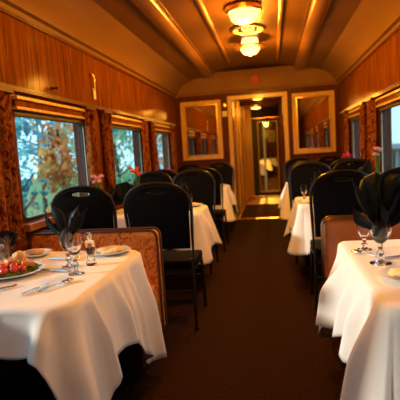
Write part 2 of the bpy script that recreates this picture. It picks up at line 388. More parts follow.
# second lamp in view: glowing collar, ring and dome
t = thing('ceiling_lamp', 'farther ceiling lamp with glowing collar above its brass ring and dome', 'ceiling lamp', (1.49, 6.0, CZ-.015))
bm = new_bm(); lathe(bm, [(0, 0), (.10, 0), (.108, -.03), (.108, -.085), (0, -.085)], 36); obj('collar', bm, lamp_m, t)
bm = new_bm(); lathe(bm, [(.10, -.08), (.175, -.088), (.20, -.10), (.20, -.112), (.165, -.12), (.12, -.118), (.10, -.10)], 40); obj('brass_ring', bm, brass, t)
bm = new_bm(); lathe(bm, [(.128, -.112), (.122, -.135), (.102, -.165), (.070, -.188), (.03, -.198), (.018, -.202), (.014, -.214), (0, -.217)], 40); obj('lamp_shade', bm, lamp_m, t)
lamp(1.49, 6.0, CZ-.34, WARM, LAMP_W, .1)
# round fitting with four small spot bulbs
t = thing('ceiling_vent', 'round brass ceiling fitting with small bulbs between the two dome lamps', 'ceiling fitting', (1.49, 5.52, CZ))
bm = new_bm(); lathe(bm, [(0, 0), (.14, 0), (.20, -.008), (.215, -.018), (.20, -.03), (.175, -.032), (.15, -.02), (0, -.02)], 40); obj('rim', bm, brass, t)
bm = new_bm(); lathe(bm, [(.0, -.02), (.145, -.02), (.12, -.035), (.05, -.04), (0, -.042)], 30); obj('grille', bm, dark_metal, t)
for a in (-155, -115, -60, -25):
    bm = new_bm(); blob(bm, (.135*math.cos(math.radians(a)), .135*math.sin(math.radians(a)), -.036), .013, 2); obj('bulb', bm, lamp_m, t)
# added spots stand in for lamp light mirrored onto the upper walls
for tx, sgn in ((.0, 1), (W, -1)):
    d = bpy.data.lights.new('mirror_glow_spot', 'SPOT'); o = bpy.data.objects.new('mirror_glow_spot', d); C.objects.link(o)
    o.location = (1.49+(-.17 if sgn > 0 else .17), 5.40, CZ-.06); tgt = Vector((tx, 6.85, 1.93)); d.energy = 60; d.color = (1, .62, .16)
    d.spot_size = math.radians(15); d.spot_blend = .35; d.shadow_soft_size = .01
    o.rotation_euler = (tgt-Vector(o.location)).to_track_quat('-Z', 'Y').to_euler()
# vestibule and next-car lamps
def disc_lamp(x, y, z, label, e, r=.13):
    t = thing('disc_lamp', label, 'ceiling lamp', (x, y, z))
    bm = new_bm(); lathe(bm, [(0, 0), (r+.03, 0), (r+.03, -.02), (r, -.03), (0, -.03)], 30); obj('rim', bm, brass, t)
    bm = new_bm(); lathe(bm, [(r, -.025), (r*.9, -.05), (r*.5, -.065), (0, -.07)], 30); obj('lamp_shade', bm, lamp_m, t)
    lamp(x, y, z-.16, WARM, e, .06)
disc_lamp(1.46, 9.35, VZ, 'small glowing disc lamp just inside the doorway', 16)
disc_lamp(1.36, 11.55, VZ, 'second small glowing disc lamp deeper in the passage', 4)
disc_lamp(1.45, 18.5, 2.5, 'small lamp glowing on the ceiling of the next car, seen through door glass', 420, .1)
disc_lamp(1.75, 14.0, 2.5, 'nearer small lamp added on the ceiling of the next car to brighten it', 160, .1)  # extra lamp added to brighten the dim next car

# smoke alarm roundel on the end cove
t = new_bm(); lathe(t, [(0, .0), (.075, 0), (.08, -.012), (.07, -.03), (.03, -.036), (0, -.036)], 28)
bmesh.ops.rotate(t, cent=(0, 0, 0), matrix=Matrix.Rotation(math.radians(-62), 3, 'X'), verts=t.verts[:])
o = obj('smoke_alarm', t, mat('alarm_red', (.45, .08, .02), .4)); o.location = (1.47, E-.075, 2.505)
tag(o, 'round reddish alarm roundel on the cove above the doorway', 'alarm')

# ------------------------------------------------------------------ mirrors
def mirror(x0, x1, z0, z1, label):
    cx = (x0+x1)/2; t = thing('wall_mirror', label, 'mirror', (cx, E-.002, z0)); hw = (x1-x0)/2; h = z1-z0; b = .088
    bm = plate_bm([rrect(-hw, hw, 0, h, .004, 2), rrect(-hw+b, hw-b, b, h-b, .004, 2)], .04, .008); bmesh.ops.translate(bm, vec=(0, -.021, 0), verts=bm.verts[:]); fr = obj('mirror_frame', bm, wood_gold, t)
    bm = plate_bm([rrect(-hw+b-.015, hw-b+.015, b-.015, h-b+.015, .004, 2), rrect(-hw+b+.006, hw-b-.006, b+.006, h-b-.006, .003, 2)], .012, .003); bmesh.ops.translate(bm, vec=(0, -.042, 0), verts=bm.verts[:]); obj('frame_bead', bm, brass, fr)
    bm = new_bm(); box(bm, -hw+b-.01, hw-b+.01, -.012, -.008, b-.01, h-b+.01); obj('mirror_glass', bm, mirror_m, t, False)
mirror(.085, .835, 1.145, 2.21, 'left framed mirror on the end wall, beside the window side of the doorway')
mirror(2.09, 2.82, 1.145, 2.21, 'right framed mirror on the end wall, right of the doorway')
# switch plate and bell on the end wall left of the door
bm = new_bm(); lathe(bm, [(0, 0), (.035, 0), (.038, -.01), (.03, -.022), (0, -.026)], 24, ell=(.8, 1.25))
bmesh.ops.rotate(bm, cent=(0, 0, 0), matrix=Matrix.Rotation(-PI/2, 3, 'X'), verts=bm.verts[:])
o = obj('wall_button', bm, brass); o.location = (.895, E, 2.10); tag(o, 'small oval brass button high on end wall between mirror and doorway', 'wall button')
t = thing('switch_plate', 'small square switch plate below the oval brass button', 'switch', (.895, E, 1.95))
bm = new_bm(); box(bm, -.045, .045, -.012, 0, -.05, .05, .004); obj('plate', bm, paper, t, False)
bm = new_bm(); box(bm, -.012, .012, -.024, -.01, -.02, .02, .003); obj('toggle', bm, brass, t, False)
# wall hook with hanging tag on left wall and little knob
t = thing('wall_latch', 'brass latch with a pale hanging tag on left wall above curtains', 'latch', (0, 4.27, 2.0))
bm = new_bm(); tube(bm, [(.005, -.01, .10), (.03, -.01, .10), (.032, -.005, .05), (.028, .01, 0), (.024, .018, -.04)], .008); blob(bm, (.012, -.012, .10), .02, 2); obj('hook', bm, brass, t)
bm = new_bm(); box(bm, .008, .022, -.008, .042, -.13, -.02, .004); obj('hanging_tag', bm, paper, t, False)
bm = new_bm(); blob(bm, (0, 0, .045), .013, 2, (1, 1, 1)); lathe(bm, [(0, -.0), (.016, 0), (.012, .01), (.006, .02), (.006, .04), (0, .04)], 16)
bmesh.ops.rotate(bm, cent=(0, 0, 0), matrix=Matrix.Rotation(PI/2, 3, 'Y'), verts=bm.verts[:])
o = obj('coat_knob', bm, gasket); o.location = (0, 3.43, 1.87); tag(o, 'tiny dark knob on left wall above the nearest window', 'knob')

# ------------------------------------------------------------------ curtains
def curtain(x, y0, y1, side, label, z0=.80, z1=1.772, sd_=0):
    cy = (y0+y1)/2; hw = (y1-y0)/2
    t = thing('curtain', label, 'curtain', (x, cy, z0), 0, None)
    bm = new_bm(); n = 40; mz = 14; h = z1-z0; grid = []
    for j in range(mz+1):
        v = j/mz; row = []
        for i in range(n+1):
            u = i/n; ph = sd_*1.7
            gather = 1-.10*math.sin(v*PI)
            y = (-hw+2*hw*u)*gather
            xx = .022*math.sin(u*PI*2*3.5+ph+.5*math.sin(v*3+ph))+.008*math.sin(u*31+v*2)
            row.append(bm.verts.new((xx, y, v*h)))
        grid.append(row)
    for j in range(mz):
        for i in range(n): bm.faces.new((grid[j][i], grid[j][i+1], grid[j+1][i+1], grid[j+1][i]))
    bmesh.ops.solidify(bm, geom=bm.faces[:], thickness=.004)
    obj('drape', bm, curtain_m, t, auto=False)
    bm = new_bm(); box(bm, -.035, .03, -hw-.005, hw+.005, h-.03, h+.0, .006); obj('heading', bm, wood_dark, t, False)
for i, (a, b, l) in enumerate([(2.44, 2.75, 'patterned orange curtain at the left picture edge, near side of nearest window'),
        (3.93, 4.14, 'patterned orange curtain on far side of the nearest left window'),
        (4.37, 4.60, 'patterned orange curtain on near side of the second left window'),
        (5.75, 5.99, 'patterned orange curtain on far side of the second left window'),
        (6.20, 6.42, 'patterned orange curtain on near side of the third left window'),
        (7.47, 7.70, 'patterned orange curtain on left wall nearest the end wall')]):
    curtain(.045, a, b, -1, l, sd_=i)
for i, (a, b, l) in enumerate([(5.30, 5.56, 'patterned orange curtain beside the big bright right window'),
        (5.76, 6.02, 'patterned orange curtain beside the narrow right window, nearer of its two'),
        (7.10, 7.34, 'patterned orange curtain on right wall nearest the end wall'),
        (3.96, 4.18, 'patterned orange curtain at near side of the big right window')]):
    curtain(W-.062, a, b, 1, l, sd_=i+9)

# ------------------------------------------------------------------ chairs
def chair_outline(w, z0, z1, n=14):
    h = w/2; P = [(-h*.93, z0), (h*.93, z0)]
    P += [(h*.97, z0+(z1-z0)*.4), (h, z0+(z1-z0)*.62)]
    for i in range(n*2+1):                      # arched top
        t = PI*i/(2*n); cxx = math.cos(t); s = math.sin(t)
        P.append((h*(abs(cxx)**.84)*(1 if cxx >= 0 else -1), z0+(z1-z0)*(.70+.30*s**.9)))
    P += [(-h, z0+(z1-z0)*.62), (-h*.97, z0+(z1-z0)*.4)]
    return P
def make_chair():                                # local: +y is forward, back at y = 0, width .47
    t = thing('dining_chair', 'x', 'chair')
    W_ = .49; z0, z1 = .60, 1.09; hz = 1.035
    hole = [(.075*math.cos(a), hz+.017*math.sin(a)) for a in [2*PI*i/20 for i in range(20)]]
    out = chair_outline(W_-.03, z0, z1-.012)
    lean = Matrix.Rotation(math.radians(9), 4, 'X')
    def tilt(bm):
        for v in bm.verts:
            if v.co.z > .47: v.co.y -= (v.co.z-.47)*.14
        return bm
    o = obj('backrest', tilt(plate_bm([out, hole], .035, .010, 2)), black_vinyl, t)
    bm = new_bm(); path = [(x, 0, z) for x, z in chair_outline(W_, z0-.10, z1)]
    tube(bm, path, .0125, 8, closed=True); obj('back_frame', tilt(bm), black_metal, t)
    bm = new_bm(); box(bm, -.225, .225, .02, .44, .425, .49, .022); obj('seat', bm, black_vinyl, t)
    bm = new_bm(); tube(bm, [(-.21, .02, .42), (.21, .02, .42), (.215, .42, .42), (-.215, .42, .42)], .012, 8, True); obj('seat_frame', bm, black_metal, t)
    for sx in (-1, 1):
        bm = new_bm(); tube(bm, [(sx*.218, -.005, .52), (sx*.222, -.01, .40), (sx*.226, -.03, .2), (sx*.23, -.065, .01)], .013, 8); lathe(bm, [(0, 0), (.017, 0), (.017, .025), (0, .025)], 10, sx*.23, -.065, 0); obj('leg', bm, black_metal, t)
        bm = new_bm(); tube(bm, [(sx*.215, .41, .43), (sx*.22, .43, .2), (sx*.222, .445, .01)], .013, 8); lathe(bm, [(0, 0), (.017, 0), (.017, .025), (0, .025)], 10, sx*.222, .445, 0); obj('leg', bm, black_metal, t)
    for y in (.05,):
        bm = new_bm(); tube(bm, [(-.223, -.02, .28), (.223, -.02, .28)], .008); obj('stretcher', bm, black_metal, t)
        bm = new_bm(); tube(bm, [(-.221, .425, .28), (.221, .425, .28)], .008); obj('stretcher', bm, black_metal, t)
    return t
proto = make_chair(); used = False
G = 'black padded dining chairs with handle slots'
def put_chair(x, y, rz, label):
    global used
    if not used: used = True; r = proto
    else: r = copy_tree(proto)
    r.scale = (.94 if (x > 2 and y < 4) else 1, 1, 1); r.location = (x, y, 0); r.rotation_euler = (0, 0, rz); r['label'] = label; r['group'] = G
    return r
put_chair(.875, 3.19, 0, 'large black dining chair with its back to us beside left aisle, behind the patterned bench')
put_chair(.29, 3.23, 0, 'black dining chair against the nearest left window, behind the patterned bench')
put_chair(.79, 5.08, PI, 'black chair facing us at the second left table, aisle side')
put_chair(.28, 5.16, PI, 'black chair facing us at the second left table, window side')
put_chair(.82, 5.72, 0, 'black chair with its back to us at the third left table, aisle side')
put_chair(.285, 5.78, 0, 'black chair with its back to us at the third left table, window side')
put_chair(.80, 7.62, PI, 'black chair facing us before the left mirror, aisle side')
put_chair(.285, 7.66, PI, 'black chair facing us before the left mirror, window side')
put_chair(2.205, 3.47, 0, 'large black dining chair with its back to us, first on right side behind tan bench')
put_chair(2.665, 3.50, 0, 'black dining chair at right picture edge behind the tan bench')
put_chair(2.145, 5.42, PI, 'black chair facing us at the second right table, aisle side')
put_chair(2.645, 5.46, PI, 'black chair facing us at the second right table, window side')
put_chair(2.145, 5.98, 0, 'black chair with its back to us at the third right table, aisle side')
put_chair(2.645, 6.0, 0, 'black chair with its back to us at the third right table, window side')
put_chair(2.145, 7.68, PI, 'black chair facing us before the right mirror, aisle side')
put_chair(2.645, 7.68, PI, 'black chair facing us before the right mirror, window side')

# ------------------------------------------------------------------ benches
def bench(x0, x1, yb, zt, label, m_back, m_rim, rimr, name='bench'):
    t = thing(name, label, 'bench', ((x0+x1)/2, yb, 0)); hw = (x1-x0)/2
    out = rrect(-hw, hw, .10, zt, .045, 6)
    bm = plate_bm([out], .11, .025, 3); bmesh.ops.translate(bm, vec=(0, .0, 0), verts=bm.verts[:]); obj('backrest', bm, m_back, t)
    bm = new_bm(); tube(bm, [(x, -.045, z) for x, z in rrect(-hw-.004, hw+.004, .09, zt+.006, .05, 6)], rimr, 8, True)
    obj('back_trim', bm, m_rim, t)
    bm = new_bm(); tube(bm, [(x, .045, z) for x, z in rrect(-hw-.004, hw+.004, .09, zt+.006, .05, 6)], rimr, 8, True)
    obj('back_trim', bm, m_rim, t)
    bm = new_bm(); box(bm, -hw, hw, -.50, -.06, .31, .46, .04); obj('seat', bm, m_back, t)
    bm = new_bm(); box(bm, -hw+.03, hw-.03, -.44, -.04, .04, .31, .008); obj('base', bm, wood_dark, t, False)
    bm = new_bm()
    return t
bench(.045, .935, 2.86, .80, 'bench upholstered in orange floral fabric, behind the nearest left table', damask, rim_m, .008)
bench(2.01, 2.86, 2.93, .815, 'tan leather bench with bright metal edge, behind the nearest right table', brown_leather, chrome, .011)

# ------------------------------------------------------------------ tables with cloths
def table(x0, x1, y0, y1, label, z=.742):
    t = thing('dining_table', label, 'table', ((x0+x1)/2, (y0+y1)/2, 0)); hx = (x1-x0)/2; hy = (y1-y0)/2
    bm = new_bm(); box(bm, -hx, hx, -hy, hy, z-.03, z, .006); obj('tabletop', bm, wood_dark, t, False)
    for sx, sy in ((-1, -1), (1, -1), (1, 1), (-1, 1)):
        bm = new_bm(); tube(bm, [(sx*(hx-.09), sy*(hy-.09), z-.03), (sx*(hx-.07), sy*(hy-.07), .0)], .02, 10); obj('leg', bm, dark_metal, t)
    return t
def smooth(a, b, t): t = max(0, min(1, (t-a)/(b-a))); return t*t*(3-2*t)
def cloth(x0, x1, y0, y1, label, z=.744, r=.05, drop=None, folds=None, flare=.05, seed=0, group=None, hemcurve=None):
    """square linen cloth over a table: rounded edge, folds growing to the hem; drop(s) and folds by arc position"""
    rnd = random.Random(seed); cx, cy = (x0+x1)/2, (y0+y1)/2
    per = []; 
    def arc(ax, ay, a0):
        for i in range(1, 14): t = a0+PI/2*i/14; per.append((ax+r*math.cos(t), ay+r*math.sin(t), math.cos(t), math.sin(t)))
    lx = x1-x0-2*r; ly = y1-y0-2*r; nx = max(8, int(lx/.014)); ny = max(8, int(ly/.014))
    for i in range(nx+1): per.append((x0+r+lx*i/nx, y0, 0, -1))
    arc(x1-r, y0+r, -PI/2)
    for i in range(ny+1): per.append((x1, y0+r+ly*i/ny, 1, 0))
    arc(x1-r, y1-r, 0)
    for i in range(nx+1): per.append((x1-r-lx*i/nx, y1, 0, 1))
    arc(x0+r, y1-r, PI/2)
    for i in range(ny+1): per.append((x0, y1-r-ly*i/ny, -1, 0))
    arc(x0+r, y0+r, PI)
    n = len(per); bm = new_bm(); rings = []
    # flat top rings shrinking to the centre
    for k in (0, .25, .5, .75, .93, 1.0):
        ring = []
        for (x, y, nx_, ny_) in per:
            kk = k
            bx_, by_ = x-nx_*.012, y-ny_*.012
            px, py = cx+(bx_-cx)*kk, cy+(by_-cy)*kk
            zz = z+.0015*noise.noise(Vector((px*9, py*9, seed)))
            if k == 0: break
            ring.append(bm.verts.new((px, py, zz)))
        if k == 0: continue
        rings.append(ring)
    c0 = bm.verts.new((cx, cy, z))
    arcl = [0]
    for i in range(1, n): arcl.append(arcl[-1]+math.hypot(per[i][0]-per[i-1][0], per[i][1]-per[i-1][1]))
    ph = [rnd.uniform(0, 6.28) for _ in range(4)]
    K = 16
    for k in range(0, K+1):
        t = k/K; ring = []
        for i, (x, y, nx_, ny_) in enumerate(per):
            d = drop(x, y, nx_, ny_); s = arcl[i]
            dc = min(math.hypot(x-a, y-b) for a in (x0, x1) for b in (y0, y1))
            corner = math.exp(-(dc/.10)**2)
            rg = lambda q, p: (1-abs(math.sin(q+p)))**2
            fo = .080*rg(s*6.3, ph[0])*(.5+.5*math.sin(s*3.1+ph[1]))+.026*rg(s*13.7, ph[1])+.010*math.sin(s*29+ph[2])-.012
            fo = fo*(1-.6*corner)
            if folds: fo += folds(x, y, nx_, ny_)
            out = .006+(flare+.07*corner)*t**1.2+max(-.004-.0*t, fo*smooth(-.08, .55, t))
            if (nx_ < -.3 and x0 < .2) or (nx_ > .3 and x1 > 2.7): out = min(out, .012)
            if ny_ > .3: out = min(out, .03)
            out = max(out, .004)
            zz = z-.012-(d-.012)*t if k else z-.012
            if k == 0: out = .004
            # hem sways sideways a touch
            sx = .010*math.sin(s*20+ph[3])*t
            ring.append(bm.verts.new((x+nx_*out-ny_*sx, y+ny_*out+nx_*sx, zz)))
        rings.append(ring)
    for i in range(n): bm.faces.new((c0, rings[0][i], rings[0][(i+1) % n]))
    for A, B in zip(rings, rings[1:]):
        for i in range(n): j = (i+1) % n; bm.faces.new((A[i], A[j], B[j], B[i]))
    bmesh.ops.recalc_face_normals(bm, faces=bm.faces[:])
    o = obj('tablecloth', bm, cloth_m, None, auto=False)
    md = o.modifiers.new('thick', 'SOLIDIFY'); md.thickness = .002; md.offset = -1
    tag(o, label, 'tablecloth', group)
    return o
def std_drop(x0, x1, y0, y1, mid, cor, wdt=.22, seed=0):
    def f(x, y, nx, ny):
        v = mid
        for a in (x0, x1):
            for b in (y0, y1):
                dc = abs(x-a)+abs(y-b); v += (cor-mid)*max(0, 1-dc/wdt)**1.2 if dc < wdt else 0
        if ny > .5: v = min(v, mid*.75 if nx < .2 and nx > -.2 else v)
        return v+.012*math.sin(x*17+y*23+seed)
    return f
# nearest left table
A = (.06, .935, 1.515, 2.54)
def dropL(x, y, nx, ny):
    d_fr = math.hypot(x-A[1], y-A[2])
    if ny < -.5 or (y < A[2]+.12 and nx < .7):            # front hem, short, falling away near the aisle corner
        return .165+.45*smooth(.10, .015, A[1]-x)+.01*math.sin(x*20)
    if nx > .5:                                        # aisle side
        v = .33+.28*smooth(1.76, 1.58, y)+.27*smooth(2.02, 2.30, y)-.04*smooth(2.44,2.54,y)-.02*smooth(2.46, 2.56, y)
        v += .05*math.exp(-((y-2.10)/.05)**2)
        return v
    return .25
def foldL(x, y, nx, ny):
    g = lambda q, c, w_: math.exp(-((q-c)/w_)**2)
    if nx > .5: return .07*g(y, 1.56, .03)-.04*g(y, 1.64, .03)+.05*g(y, 1.72, .022)-.05*g(y, 1.80, .04)+.06*g(y, 1.97, .028)-.04*g(y, 2.06, .03)+.05*g(y, 2.18, .03)-.04*g(y, 2.27, .03)+.06*g(y, 2.40, .05)
    if ny < -.5: return .035*g(x, .60, .03)+.04*g(x, .84, .03)-.02*g(x, .72, .05)
    return 0
table(.09, .86, 1.58, 2.51, 'dining table under the white cloth nearest on left')
cloth(*A, 'large white tablecloth on nearest left table, hanging in folds by the aisle', drop=dropL, folds=foldL, flare=.05, seed=3, r=.12)
# nearest right table
B = (2.05, 2.84, 1.52, 2.60)
def dropR(x, y, nx, ny):
    if nx < -.5 or (x < B[0]+.06 and abs(ny) < .7):
        v = .36+.20*smooth(2.35, 2.56, y)+.12*smooth(1.75, 1.56, y)-.10*math.exp(-((y-1.9)/.12)**2)
        return v
    if ny < -.5: return .62-.28*smooth(2.08, 2.35, x)
    return .25
def foldR(x, y, nx, ny):
    if nx < -.5: return .07*math.exp(-((y-1.62)/.035)**2)-.05*math.exp(-((y-1.74)/.04)**2)+.06*math.exp(-((y-2.47)/.06)**2)+.05*math.exp(-((y-2.02)/.03)**2)-.03*math.exp(-((y-2.14)/.05)**2)+.03*math.exp(-((y-2.26)/.03)**2)
    if ny < -.5: return .10*math.exp(-((x-2.16)/.035)**2)-.01
    return 0
table(2.08, 2.81, 1.55, 2.57, 'dining table under the white cloth nearest on right')
cloth(*B, 'bright white tablecloth on nearest right table, lit by the window', drop=dropR, folds=foldR, flare=.05, seed=5)
rows = [(.07, 1.02, 3.93, 4.62, 'second left', .29, .45), (.07, 1.02, 6.50, 7.20, 'third left', .29, .52),
        (1.93, 2.83, 4.22, 4.96, 'second right', .31, .46), (1.90, 2.83, 6.42, 7.14, 'third right', .30, .48)]
for i, (a, b, c_, d_, l, m1, m2) in enumerate(rows):
    table(a+.03, b-.03, c_+.03, d_-.03, 'dining table under the white cloth %s in its row' % l)
    cloth(a, b, c_, d_, 'white tablecloth on the %s table, corner hanging over the aisle' % l, drop=std_drop(a, b, c_, d_, m1, m2, .26, i), flare=.06, seed=20+i)
# next-car tables
for i, (x, y) in enumerate(((1.06, 16.9), (1.32, 20.0), (1.60, 24.0))):
    l = ['nearest', 'middle', 'farthest'][i]
    table(x-.4, x+.25, y-.3, y+.3, '%s table in the next car, seen through the door glass' % l)
    cloth(x-.43, x+.28, y-.33, y+.33, '%s white tablecloth in the next car, seen through the door glass' % l, drop=std_drop(x-.43, x+.28, y-.33, y+.33, .3, .45, .2), seed=40+i)
t = thing('framed_picture', 'small framed picture in the next car, seen through the door glass', 'picture', (1.72, 26.9, 1.95))
bm = plate_bm([rrect(-.2, .2, -.33, .33, .005, 2), rrect(-.14, .14, -.26, .26, .005, 2)], .03, .005); obj('picture_frame', bm, wood_gold, t)
bm = new_bm(); box(bm, -.15, .15, .0, .01, -.27, .27); obj('print', bm, art_m, t, False)
bm = new_bm(); box(bm, 1.45, 3.1, 26.93, 27.0, 0, 2.5); struct('wall_next_car_partition', bm, wood)

# ------------------------------------------------------------------ tableware
ZT = .7455
def goblet(x, y, h, rb, label, stem=.45, facet=False, z=ZT, m=None, group=None):
    t = thing('goblet', label, 'glass', (x, y, z), 0, group); sh = h*stem
    bm = new_bm(); lathe(bm, [(0, 0), (rb*.95, 0), (rb*.95, .004), (rb*.4, .010), (.009, .018), (.007, sh*.35), (.016, sh*.45), (.016, sh*.55), (.008, sh*.68), (.012, sh*.85), (.010, sh)], 24); obj('stem', bm, tumbler_m, t)
    bm = new_bm(); b = h-sh
    lathe(bm, [(.0, sh), (rb*.5, sh+b*.08), (rb*.86, sh+b*.28), (rb, sh+b*.5), (rb*.97, sh+b*.8), (rb*.93, h), (rb*.90, h), (rb*.93, sh+b*.8), (rb*.95, sh+b*.5), (rb*.8, sh+b*.3), (rb*.4, sh+b*.13), (0, sh+b*.1)], 28); obj('bowl', bm, tumbler_m, t)
    return t
def petal(bm, base, tip, wid, curl, ctr, twist=0, n=14, m=8, rnd_end=False):
    base = Vector(base); tip = Vector(tip); d = tip-base; L_ = d.length; d.normalize()
    side = d.cross(Vector((0, 1, 0)))
    if side.length < .01: side = Vector((1, 0, 0))
    side.normalize(); side = (Matrix.Rotation(twist, 3, d) @ side); nrm = side.cross(d).normalized(); g = []
    for i in range(n+1):
        u = i/n; wd = wid*(math.sin(PI*min(1, u*.60+.08))**.8)*((1-smooth(.55, 1.0, u)*.97) if not rnd_end else math.sqrt(max(.0004, 1-max(0, (u-.72)/.28)**2.2))); row = []
        for j in range(m+1):
            v = j/m*2-1
            p = base+d*L_*u+side*wd*v+nrm*(curl*wd*(v*v)-ctr*math.sin(u*PI)*L_)
            row.append(bm.verts.new(p))
        g.append(row)
    for i in range(n):
        for j in range(m): bm.faces.new((g[i][j], g[i][j+1], g[i+1][j+1], g[i+1][j]))
def napkin(x, y, z, label, sc=1, tips=None, rz=0, fill=True):
    t = new_bm()
    tips = tips or [(-.13, -.02, .06, .03), (-.12, .01, .17, .045), (-.07, -.02, .22, .05), (.0, .02, .24, .06), (.06, -.02, .23, .06), (.12, .01, .18, .055), (.14, -.01, .10, .04)]
    for i, (a, b, c_, wd) in enumerate(tips): petal(t, (a*.06, b*.2, .0), (a, b, c_), wd, .9 if i % 2 else -.8, .08, (i-3)*.25 if wd < .056 else (i-3)*.12, rnd_end=wd >= .056)
    bmesh.ops.solidify(t, geom=t.faces[:], thickness=.003)
    if fill:
        lathe(t, [(0, -.075), (.018, -.07), (.031, -.045), (.034, -.01), (.028, .02), (.014, .05), (0, .06)], 18)
    o = obj('napkin', t, napkin_m, auto=False); o.location = (x, y, z); o.scale = (sc,)*3; o.rotation_euler = (0, 0, rz)
    tag(o, label, 'napkin'); return o
# right table
goblet(2.165, 2.08, .205, .050, 'goblet holding the big black fan napkin on the nearest right table')
napkin(2.165, 2.08, ZT+.165, 'large black fan-folded napkin standing in a goblet on nearest right table', 1.0,
       tips=[(-.125, -.03, .105, .034), (-.115, -.01, .215, .026), (-.065, .0, .235, .040), (-.005, .04, .245, .066), (.055, .03, .25, .07), (.085, -.03, .235, .058), (.13, .02, .21, .06), (.17, .03, .17, .05), (-.02, -.05, .14, .04)])
goblet(2.15, 2.36, .185, .037, 'clear empty goblet left of the black napkin on nearest right table', .3)
# left table
goblet(.645, 2.14, .195, .040, 'goblet holding the black napkin on nearest left table', .42)
napkin(.645, 2.14, ZT+.155, 'black fan-folded napkin in a goblet on nearest left table', .95,
       tips=[(-.125, .03, .17, .03), (-.075, .0, .20, .045), (.03, .02, .14, .05), (.085, .0, .17, .04), (.12, .03, .15, .03), (-.02, -.01, .10, .04)])
goblet(.748, 2.00, .20, .040, 'clear goblet in front of the napkin goblet on nearest left table', .45)
# glass bud with stopper (salt) behind
t = thing('salt_shaker', 'small faceted glass shaker right of the goblets on nearest left table', 'shaker', (.755, 2.17, ZT))
bm = new_bm(); lathe(bm, [(0, 0), (.026, 0), (.030, .01), (.020, .03), (.018, .06), (.030, .09), (.028, .12), (.016, .142), (0, .142)], 8); obj('glass_body', bm, tumbler_m, t, False)
bm = new_bm(); lathe(bm, [(.017, .14), (.019, .16), (.012, .17), (0, .172)], 16); obj('cap', bm, silver, t)
# water tumbler with ice at left edge
t = thing('water_glass', 'tall tumbler with ice at left edge of nearest left table', 'glass', (.20, 2.25, ZT))
bm = new_bm(); lathe(bm, [(0, 0), (.033, 0), (.036, .02), (.044, .15), (.042, .15), (.034, .02), (0, .012)], 24); obj('tumbler', bm, tumbler_m, t)
bm = new_bm()
for i in range(7):
    q = bmesh.new(); bmesh.ops.create_cube(q, size=.022); bmesh.ops.bevel(q, geom=q.edges[:], offset=.004, segments=1, affect='EDGES')
    join(bm, q, Matrix.Translation((random.uniform(-.014, .014), random.uniform(-.014, .014), .028+.011*i)) @ Matrix.Rotation(i*1.1, 4, 'Z') @ Matrix.Rotation(i*.6, 4, 'X'))
obj('ice', bm, ice_m, t, False)
def plate_thing(x, y, r, label, z=ZT, name='plate'):
    t = thing(name, label, 'plate', (x, y, z))
    bm = new_bm(); lathe(bm, [(0, 0), (r*.55, 0), (r*.62, .004), (r*.98, .018), (r, .021), (r*.97, .022), (r*.62, .009), (0, .006)], 40); obj('dish', bm, china, t)
    return t
def leafpile(name, label, x, y, z, r, n, m, cat, seed, kind='stuff', sz=.03):
    rnd = random.Random(seed); bm = new_bm()
    for i in range(n):
        a = rnd.uniform(0, 6.28); q = r*math.sqrt(rnd.random()); c = Vector((q*math.cos(a), q*math.sin(a), rnd.uniform(0, .018)*(1-q/r*.5)+.012))
        ang = rnd.uniform(0, 6.28); d = Vector((math.cos(ang), math.sin(ang), rnd.uniform(-.1, .5))).normalized()*sz*rnd.uniform(.6, 1.2)
        petal(bm, c-d*.5, c+d*.5, sz*.35, rnd.uniform(-.8, .8), .12, rnd.uniform(0, 3), 5, 3)
    for v in bm.verts: v.co.z = max(v.co.z, .010)
    bmesh.ops.solidify(bm, geom=bm.faces[:], thickness=.0012)
    o = obj(name, bm, m, None, auto=False); o.location = (x, y, z); tag(o, label, cat, kind=kind); return o
# main salad plate at left
plate_thing(.385, 2.02, .17, 'large salad plate at the left edge of nearest left table')
leafpile('salad_leaves', 'green salad leaves heaped on large left plate', .405, 2.03, ZT+.004, .13, 110, lettuce, 'salad', 4)
rnd = random.Random(11)
for i, (dx, dy, dz) in enumerate([(-.06, -.075, .0), (-.02, -.09, 0), (.025, -.085, .0), (.06, -.06, .0), (.0, -.05, .012), (.045, -.03, .012), (-.045, -.04, .012), (-.09, -.05, 0), (.085, -.03, .0), (-.09, -.01, .008)]):
    bm = new_bm(); blob(bm, (0, 0, 0), .022, 2, (1, 1, .92), .05, i); o = obj('cherry_tomato', bm, tomato); o.location = (.385+dx, 2.02+dy, ZT+.034+dz)
    tag(o, 'one of the red cherry tomatoes on large left salad plate', 'tomato', 'cherry tomatoes on the salad plate')
for i, (dx, dy, dz, a) in enumerate([(-.05, .01, .040, .3), (.0, .02, .050, 1.2), (.05, .03, .044, 2.2), (-.04, .07, .036, 2.9), (.09, .02, .036, .8), (-.09, .04, .03, 1.9), (.03, .075, .036, .5)]):
    bm = new_bm(); box(bm, -.03, .03, -.018, .018, -.01, .012, .006); o = obj('bread_crouton', bm, [bread, carrot, carrot, pork, carrot, pork, bread][i]); o.location = (.385+dx, 2.02+dy, ZT+.03+dz*.5); o.rotation_euler = (.2, .2, a)
    tag(o, 'golden food chunk on large left salad plate', 'food', 'food chunks on the salad plate')
bm = new_bm(); blob(bm, (0, 0, .0), .034, 3, (1, .9, .95), .18, 3); o = obj('bread_roll', bm, bread); o.location = (.395, 2.10, ZT+.068); tag(o, 'round golden bread roll atop the large salad plate', 'bread')
# side plate with bread behind
plate_thing(.30, 2.42, .10, 'small white side plate behind the large salad plate')
bm = new_bm(); blob(bm, (0, 0, 0), .05, 3, (1.2, .8, .35), .2, 8); o = obj('toast', bm, bread); o.location = (.30, 2.42, ZT+.024); tag(o, 'pale toast slice on the small white side plate at left', 'bread')
